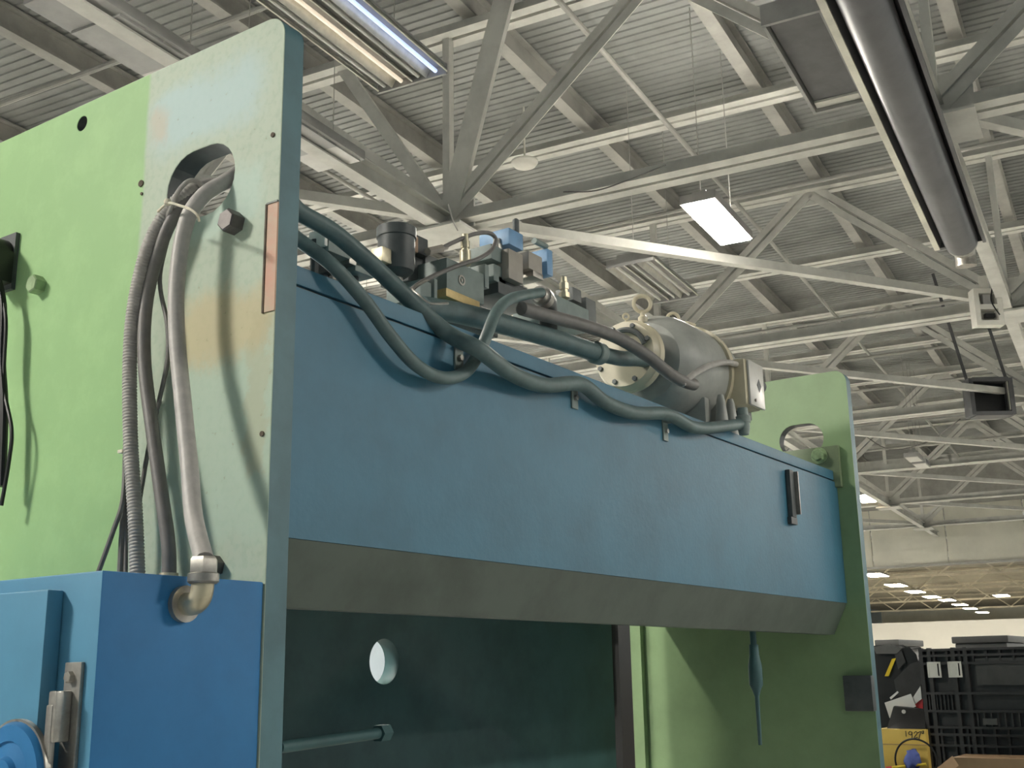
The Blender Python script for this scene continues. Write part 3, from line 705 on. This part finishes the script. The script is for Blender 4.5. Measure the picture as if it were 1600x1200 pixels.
vblock('flange_plate', 'valve', t, 757,408,765,455, .14, YV, .001)
vblock('centre_body', 'taupe', t, 791,386,822,446, .13, YV-.02)
vblock('blue_coil', 'vblue', t, 791,357,822,390, .13, YV-.015)
vblock('right_body', 'taupe', t, 822,393,852,428, .12, YV); vblock('end_plate', 'vblue', t, 853,384,866,436, .13, YV-.01)
vblock('under_body', 'valve_d', t, 768,440,850,474, .14, YV+.01); vblock('lower_plate', 'steel', t, 830,424,852,436, .1, YV, .001)
p = on(1,YV+.02,846,382); MB().cyl(p-EX*.05, p+EX*.03, .012, n=12).build('plug', 'valve', t)
p = on(1,YV+.03,806,352); MB().lathe(p-EZ*.03, (0,0,1), [(0,.012),(.05,.012),(.055,.006)], 10).build('coil_nut', 'valve_d', t)
p = on(1,YV+.03,778,382); MB().lathe(p-EZ*.03, (0,0,1), [(0,.016),(.03,.016),(.03,.011),(.05,.011)], 8).build('hose_union', 'steel', t)
# fittings right of the valve
t = thing('hose_fitting', on(1,.27,856,462), 'bulky steel elbow fitting at the end of the green conduit', 'fitting')
p = on(1,.26,842,458); MB().lathe(p, (1,.3,0), [(0,.026),(.03,.030),(.03,.036),(.07,.036),(.08,.028)], 14).build('ferrule', 'steel', t)
MB().tube([p+Vector((.07,.02,0)), p+Vector((.12,.04,.0)), p+Vector((.15,.06,-.05)), p+Vector((.15,.06,-.12))], .032, n=12).build('elbow', 'valve_d', t)
t = thing('pump_block', on(1,.45,900,480), 'dull grey pump block with a small brass plug left of the motor', 'pump')
vblock('body', 'valve', t, 850,466,935,512, .18, .42); vblock('tower', 'motor_d', t, 892,448,912,474, .08, .45); vblock('post', 'motor_d', t, 912,462,936,512, .1, .44)
p = on(1,.43,882,466); MB().lathe(p, (0,0,1), [(0,.022),(.02,.022),(.02,.014),(.035,.014),(.035,.018),(.06,.018),(.065,.013),(.085,.012)], 8).build('brass_plug', 'brass', t)
# filter can, orange box
p = on(1,.5,619,425); t = thing('filter_can', p, 'dark round filter can at the left end of the valves', 'filter')
MB().lathe(p-EZ*.02, (0,0,1), [(0,.03),(.02,.055),(.04,.06),(.13,.06),(.132,.064),(.165,.064),(.17,.055)], 28).build('can', 'valve_d', t)
MB().lathe(p-EZ*.06-EX*.0, (0,0,1), [(0,.018),(.03,.022),(.05,.022)], 10).build('drain', 'steel', t)
MB().obox(p+Vector((-.07,0,.03)), EX, EY, EZ, .05, .05, .05).build('lug', 'brass', t, bevel=.006)
t = thing('pressure_switch', on(1,.52,655,400), 'dark pressure switch with orange brown cover beside the filter can', 'switch')
vblock('cover', 'orange', t, 640,364,655,396, .02, .5, .002); vblock('case', 'valve_d', t, 642,365,672,400, .12, .522)
vblock('base', 'valve_d', t, 634,398,680,452, .12, .54); vblock('side_body', 'motor_d', t, 662,398,690,424, .1, .53)
t = thing('hex_union', on(1,.48,678,392), 'small pale hex union at the start of the thin hose', 'fitting')
p = on(1,.48,668,393); q = on(1,.48,690,388); MB().cyl(p, q, .014, n=6).build('hex', 'taupe', t); MB().cyl(q, q+(q-p).normalized()*.03, .009, n=10).build('ferrule', 'steel', t)
hose('thin_black_hose', hy((690,388,.48),(710,378,.47),(740,366,.45),(763,364,.44),(774,373,.43),(768,390,.42),(748,404,.41),(715,415,.40),(680,430,.40),(655,443,.40),(640,456,.42)), .0075, 'hose_d', 'thin black hose looping round in front of the valves', 0, None, n=10)
hose('capillary_line', hy((672,436,.40),(655,444,.38),(645,452,.36),(655,462,.3),(672,474,.28),(700,474,.28)), .004, 'steel', 'thin steel line bending behind the thick conduit', 0, None, 'pipe', 8)
# fittings glimpsed between the conduits at left
for i, (px, py, w_, h_, m_, lb) in enumerate(((497,374,.012,.05,'white','white tip of a small fitting between the two conduits'), (519,389,.09,.05,'valve','small grey block between the two conduits at left'),
                                         (545,414,.06,.02,'steel','small flat steel block left of the filter can'), (558,424,.08,.03,'valve','small grey plate under the flat steel block'), (510,418,.03,.04,'valve_d','dark small stub under the green grey conduit'))):
    p = on(1,.3,px,py); 
    t = thing('small_fitting', p, lb, 'fitting', 'small fittings behind the conduits')
    MB().obox(p, EX, EY, EZ, w_, .06, h_).build('body', m_, t, bevel=.003); MB().cyl(p+EY*.01, Vector((p.x,p.y+.01,2.53)), .012, n=8).build('stem', 'valve_d', t)

# ------------------------------------------------------------------ motor
YM = .42; ca = on(1,YM,975,553); zc = ca.z
t = thing('electric_motor', (2.75,YM,2.53), 'round grey electric motor lying on top of the beam', 'motor')
x0 = ca.x
MB().lathe((x0,YM,zc), EX, [(0,.05),(0,.135),(.03,.145),(.035,.15),(.07,.15)], 40).build('end_flange', 'cream', t)
MB().lathe((x0+.07,YM,zc), EX, [(0,.12),(.04,.12),(.045,.10),(.09,.10)], 32).build('coupling_neck', 'motor_d', t)
MB().lathe((x0+.15,YM,zc), EX, [(0,.10),(.015,.17),(.06,.20),(.10,.222),(.16,.23),(.46,.23),(.5,.225),(.58,.19),(.64,.15),(.65,.05)], 48).build('housing', 'motor', t)
MB().lathe((x0+.52,YM,zc), EX, [(0,.231),(0,.243),(.04,.243),(.04,.231)], 48).build('band', 'cream', t)
for k in range(5):
    a = math.radians(50+k*20)
MB().tube([(x0-.003,YM+.10*math.cos(a),zc+.10*math.sin(a)) for a in [math.radians(60+15*k) for k in range(8)]], .012, n=8).build('flange_slot', 'motor_d', t)
for k in range(8):
    a = math.radians(22.5+45*k); hexbolt((x0+.0,YM+.12*math.cos(a),zc+.12*math.sin(a)), (-1,0,0), .011, .01, 'motor_d', par=t, name='flange_bolt')
def eye(x, z, R, r, name='eye_bolt'):
    P = [(x+R*math.cos(a)*.57, YM-R*math.cos(a)*.82, z+R+R*math.sin(a)) for a in [2*math.pi*k/16 for k in range(16)]]
    m = MB().tube(P, r, n=10, sub=3, closed=True); m.lathe((x,YM,z-.05), (0,0,1), [(0,r*2.4),(.025,r*2.4),(.035,r*1.3),(.05,r*1.2)], 14)
    return m.build(name, 'cream', t)
eye(x0+.18, zc+.225, .036, .0085); eye(x0+.47, zc+.24, .026, .0075); eye(x0+.03, zc+.155, .012, .004, 'small_eye')
MB().tube([(x0+.44,YM-.06,zc+.225),(x0+.47,YM-.075,zc+.228),(x0+.48,YM-.10,zc+.215)], .012, n=8).build('lug', 'cream', t)
for dx in (.22,.36,.50):
    m = MB(); m.obox((x0+.15+dx,YM-.06,2.62), EX, EY, EZ, .06, .26, .18); m.build('foot', 'motor', t, bevel=.01)
MB().box(x0+.2, x0+.75, YM-.24, YM+.2, 2.53, 2.55).build('base_plate', 'motor_d', t)
for dx in (.40,.50): MB().lathe((x0+dx,YM-.235,2.55), (0,0,1), [(0,.03),(.05,.028),(.15,.018),(.17,.012)], 14).build('rib_column', 'motor', t)
# terminal box
c = on(1,.20,1160,608); t2 = thing('terminal_box', c, 'pale grey motor terminal box with a diamond mark and black knob', 'box')
MB().box(c.x-.13, c.x+.045, .13, .30, c.z-.105, c.z+.11).build('body', 'cream', t2, bevel=.022)
MB().box(c.x-.11, c.x+.05, .118, .130, c.z-.10, c.z+.10).build('cover', 'tube', t2, bevel=.005)
m = MB(); p = Vector((c.x-.01,.1165,c.z+.0)); m.add([p+EX*.024, p+EZ*.03, p-EX*.024, p-EZ*.03, p+EX*.024+EY*.001, p+EZ*.03+EY*.001, p-EX*.024+EY*.001, p-EZ*.03+EY*.001], [[0,1,2,3],[7,6,5,4],[0,4,5,1],[1,5,6,2],[2,6,7,3],[3,7,4,0]]); m.build('diamond_mark', 'valve_d', t2)
MB().cyl((c.x-.065,.118,c.z-.075), (c.x-.065,.11,c.z-.075), .007, n=8).build('cover_screw', 'steel', t2)
MB().lathe((c.x+.045,.17,c.z+.03), EX, [(0,.03),(.05,.034),(.09,.03),(.1,.015)], 18).build('knob', 'valve_d', t2)
MB().box(c.x-.05, c.x+.04, .18, .3, c.z-.14, c.z-.10).build('neck', 'valve_d', t2, bevel=.006)

# ================================================================== CLUTTER BEYOND THE PRESS
XCR = 5.5
ang = math.radians(-94); U = Vector((math.cos(ang), math.sin(ang), 0)); NB = Vector((-U.y, U.x, 0))   # U to the right, NB away from the camera
if NB.x < 0: NB = -NB
P0 = on(0, XCR, 1434, 1013)
SH = .86
def crate(p0, label, wd=1.15, ht=.80, dp=.8, z1=None):
    """ribbed bulk container; p0 = top left corner of the near face"""
    z1 = p0.z; z0 = z1-ht
    t = thing('bulk_crate', p0+U*(wd/2)+NB*(dp/2)-EZ*ht, label, 'crate', 'black bulk crates')
    def Q(u, n, z): return p0+U*u+NB*n+EZ*(z-z1)
    m = MB().obox(Q(wd/2, .045, (z0+z1)/2), U, NB, EZ, wd-.02, .03, ht-.02)
    m.obox(Q(wd/2, dp-.02, (z0+z1)/2), U, NB, EZ, wd-.02, .03, ht-.02)
    for e in (.02, wd-.02): m.obox(Q(e, dp/2, (z0+z1)/2), U, NB, EZ, .03, dp-.06, ht-.02)
    m.obox(Q(wd/2, dp/2, z0+.03), U, NB, EZ, wd-.05, dp-.05, .04); m.build('wall', 'crate', t)
    for z in (z1-.012, z1-.045, z1-.09, z1-.26, z1-.36, z1-.45, z1-.49, z1-.55, z1-.68, ht*0+z0+.02):
        MB().obox(Q(wd/2, .014, z), U, NB, EZ, wd, .03, .014).build('rail', 'crate', t)
    us = [.012+.075*k for k in range(16)]
    for k, u in enumerate(us):
        if u < wd: MB().obox(Q(u, .018, z1-.045), U, NB, EZ, .012, .024, .07).build('rib', 'crate', t)
        if u < wd: MB().obox(Q(u, .018, (z0+z1-.45)/2+.0), U, NB, EZ, .012, .024, .36).build('rib', 'crate', t)
    for u in (.012,.06,.20,.27,wd-.012): MB().obox(Q(u, .016, (z0+z1)/2), U, NB, EZ, .022, .03, ht).build('post', 'crate', t)
    for k in range(22):
        if .3+.038*k < wd: MB().obox(Q(.3+.038*k, .022, z1-.405), U, NB, EZ, .008, .02, .085).build('rib', 'crate_l', t)
    for k in range(10):
        MB().obox(Q(.012+.022*k, .02, z1-.31), U, NB, EZ, .008, .02, .10).build('rib', 'crate', t)
    return t, Q, z1
t, Q, z1 = crate(P0, 'black ribbed bulk crate with two white card holders at right edge')
for k, u in enumerate((.085,.205)):
    c = Q(u, -.002, z1-.125)
    h = MB(); 
    for e in (-1,1): h.obox(c+U*(e*.034), U, NB, EZ, .010, .006, .088); h.obox(c+EZ*(e*.04), U, NB, EZ, .075, .006, .010)
    h.obox(c+U*.016, U, NB, EZ, .008, .006, .08)
    h.obox(c-U*.012+NB*.002, U, NB, EZ, .045, .003, .075)
    h.build('card_holder', 'white', t)
MB().obox(Q(.50,.02,z1-.14), U, NB, EZ, .36, .02, .15).build('smooth_panel', 'crate_l', t)
for u in (.37,.62): MB().obox(Q(u, .0, z1-.415), U, NB, EZ, .075, .01, .035).build('slot_light', 'greyt', t)
for k in range(4): MB().obox(Q(.36+.055*k, .0, z1-.665), U, NB, EZ, .04, .008, .007).build('slot_mark', 'white', t)
crate(P0-EZ*.83, 'lower black bulk crate under the ribbed crate', ht=P0.z-.83-.02)
# grey tote lids behind
for px0, px1, py0, py1, lb in ((1486,1577,995,1014,'grey lidded tote behind the black crate'), (1366,1407,1000,1030,'grey lidded tote behind the tool bag')):
    a = on(0,6.6,px0,py0); b_ = on(0,6.6,px1,py1); w_ = abs(b_.y-a.y)
    t = thing('tote', (7.0,(a.y+b_.y)/2,a.z-.35), lb, 'tote', 'grey totes behind the crate')
    yc = (a.y+b_.y)/2
    MB().box(6.62, 7.2, yc-w_/2+.015, yc+w_/2-.015, (a.z-.35 if px0 > 1400 else 1.02), a.z-.045).build('tub', 'greyt', t, bevel=.01); MB().box(6.6, 7.22, yc-w_/2, yc+w_/2, a.z-.045, a.z).build('lid', 'greyt', t, bevel=.008)
# support: a bench behind the press with things piled on it
zb = 1.02
t = thing('workbench', (5.7,.75,0), 'grey workbench carrying the clutter behind the press', 'bench')
MB().box(5.33, 7.4, .24, 1.5, zb-.05, zb).build('top', 'greyt', t)
for x in (5.4,7.3):
    for y in (.29,1.44): MB().box(x-.03, x+.03, y-.03, y+.03, 0, zb-.05).build('leg', 'duct', t)
t = thing('workbench', (7.0,-.8,0), 'second grey workbench behind the black crates', 'bench')
MB().box(6.56, 7.5, -1.2, .1, a.z-.40, a.z-.351).build('top', 'greyt', t)
for x in (6.62,7.4):
    for y in (-1.15,.04): MB().box(x-.03, x+.03, y-.03, y+.03, 0, a.z-.40).build('leg', 'duct', t)
def fx(px, py, x=5.45): return on(0, x, px, py)
# yellow carton with handwriting
a = fx(1383,1139); b_ = fx(1452,1200); xf = 5.45
c = thing('yellow_carton', (xf+.2,(a.y+b_.y)/2,zb), 'yellow carton with handwritten number on its face', 'carton')
MB().box(xf, xf+.26, b_.y, a.y+.05, zb, a.z).build('body', 'yellow', c, bevel=.003)
MB().box(xf-.002, xf+.001, b_.y, a.y+.05, fx(1400,1163).z-.002, fx(1400,1163).z+.002).build('flap_seam', 'cardboard', c)
S = [[(1415,1142),(1416,1151)], [(1425,1144),(1421,1143),(1420,1147),(1424,1148),(1425,1144),(1425,1154)], [(1428,1146),(1431,1143),(1433,1146),(1428,1153),(1434,1152)], [(1434,1145),(1439,1143),(1437,1149),(1436,1155)], [(1440,1143),(1443,1142),(1442,1146),(1440,1145),(1444,1146)]]
for st in S:
    MB().tube([fx(px,py,xf-.001) for px,py in st], .0022, n=6, sub=4).build('ink_stroke', 'ink', c)
# black tablet on the carton
a = fx(1388,1139); p = fx(1412,1112)
t = thing('black_case', fx(1418,1139), 'flat black case with a white dot leaning on the yellow carton', 'case')
vs = [fx(1386,1138,5.46),fx(1446,1139,5.46),fx(1446,1109,5.56),fx(1396,1104,5.56)]; MB().add(vs+[v+Vector((.03,0,.004)) for v in vs], [[0,1,2,3],[7,6,5,4],[0,4,5,1],[1,5,6,2],[2,6,7,3],[3,7,4,0]]).build('shell', 'black', t)
MB().cyl(fx(1412,1112,5.534), fx(1412,1112,5.526), .012, n=14).build('white_dot', 'white', t)
# papers
for i, (vv, m_, nm, lb, ct) in enumerate((([(1382,1098),(1423,1084),(1431,1104),(1390,1122)], 'paper', 'paper_sheet', 'white sheet of paper propped behind the black case', 'paper'),
        ([(1425,1092),(1438,1072),(1440,1092),(1430,1100)], 'paper', 'paper_sheet', 'small white paper scrap beside the crate', 'paper'),
        ([(1428,1098),(1442,1092),(1442,1108),(1432,1106)], 'redp', 'red_folder', 'small red folder corner beside the crate', 'folder'),
        ([(1390,1090),(1402,1080),(1404,1082),(1392,1093)], 'paper', 'paper_strip', 'thin white paper strip under the tool bag', 'paper'))):
    vs = [fx(px,py,5.62+.012*i) for px,py in vv]
    o = MB().add(vs+[v+Vector((.006,0,0)) for v in vs], [[0,1,2,3],[7,6,5,4],[0,4,5,1],[1,5,6,2],[2,6,7,3],[3,7,4,0]]).build(nm, m_, smooth=0); tag(o, lb, ct)
# tool bag: black, slanted, yellow strap
c = fx(1398,1050,5.85); t = thing('tool_bag', c-EZ*.2, 'black tool bag with a yellow strap slumped beside the crate', 'bag')
def poly(pts, x, th, name, m_, par, bev=.012):
    vs = [fx(px,py,x) for px,py in pts]; n = len(vs)
    return MB().add(vs+[v+Vector((th,0,0)) for v in vs], [list(range(n)), list(range(n,2*n))[::-1]]+[[i,(i+1)%n,n+(i+1)%n,n+i] for i in range(n)]).build(name, m_, par, bevel=bev)
poly([(1366,1012),(1392,1010),(1404,1017),(1420,1014),(1429,1024),(1432,1036),(1430,1060),(1440,1100),(1442,1177),(1366,1178)], 5.75, .25, 'body', 'black', t)
poly([(1400,1064),(1424,1040),(1436,1036),(1440,1062),(1424,1088),(1404,1084)], 5.72, .2, 'side_pocket', 'crate', t)
poly([(1394,1030),(1399,1029),(1388,1056),(1383,1056)], 5.735, .02, 'yellow_strap', 'yelp', t, .002)
poly([(1398,1020),(1408,1018),(1414,1034),(1404,1044)], 5.735, .02, 'buckle', 'crate', t, .004)
poly([(1366,1012),(1390,1008),(1406,1014),(1400,1020),(1370,1020)], 5.73, .03, 'handle', 'greyt', t, .006)
# ring hose, blue rag, pencil, cardboard
cc = fx(1431,1188,5.40); 
P = [cc+Vector((.004*math.sin(3*a_),.118*math.cos(a_),.118*math.sin(a_))) for a_ in [2*math.pi*k/20 for k in range(20)]]
tag(MB().tube(P, .0055, n=8, sub=3, closed=True).build('cable_ring', 'black'), 'thin black cable ring hanging before the yellow carton', 'cable')
p = fx(1424,1190,5.39); p.z = zb+.062
m = MB().lathe(p+Vector((0,0,-.05)), (0,-.15,1), [(0,.03),(.03,.045),(.06,.04),(.085,.03),(.10,.012)], 12); m.v = [v+Vector((random.uniform(-.012,.012),random.uniform(-.014,.014),random.uniform(-.008,.008))) for v in m.v]; m.build('blue_rag', 'bluep', smooth=80); tag(bpy.data.objects['blue_rag'], 'crumpled blue rag inside the cable ring', 'rag')
p0 = fx(1394,1199,5.38); p1 = fx(1447,1194,5.38)
t = thing('marker_pen', p0, 'yellow marker pen with red end at the bottom edge', 'pen'); MB().cyl(p0, p1, .008, n=10).build('barrel', 'yelp', t); MB().cyl(p0-(p1-p0)*.18, p0, .008, n=10).build('red_end', 'redp', t)
a = fx(1487,1182,5.1); t = thing('cardboard_box', (5.25,a.y-.3,.2), 'open brown cardboard box at the bottom right corner', 'carton')
MB().box(5.1, 5.38, a.y-.75, a.y, .2, a.z-.004).build('body', 'cardboard', t, bevel=.003)
vs = [fx(1488,1181,5.1),fx(1498,1196,5.1),fx(1470,1215,5.02),fx(1460,1203,5.02)]; MB().add(vs+[v+EX*.006 for v in vs], [[0,1,2,3],[7,6,5,4],[0,4,5,1],[1,5,6,2],[2,6,7,3],[3,7,4,0]]).build('flap', 'cardboard', t)
MB().box(5.05, 5.38, a.y-.75, a.y+.03, .0, .2).build('pallet', 'cardboard', t)
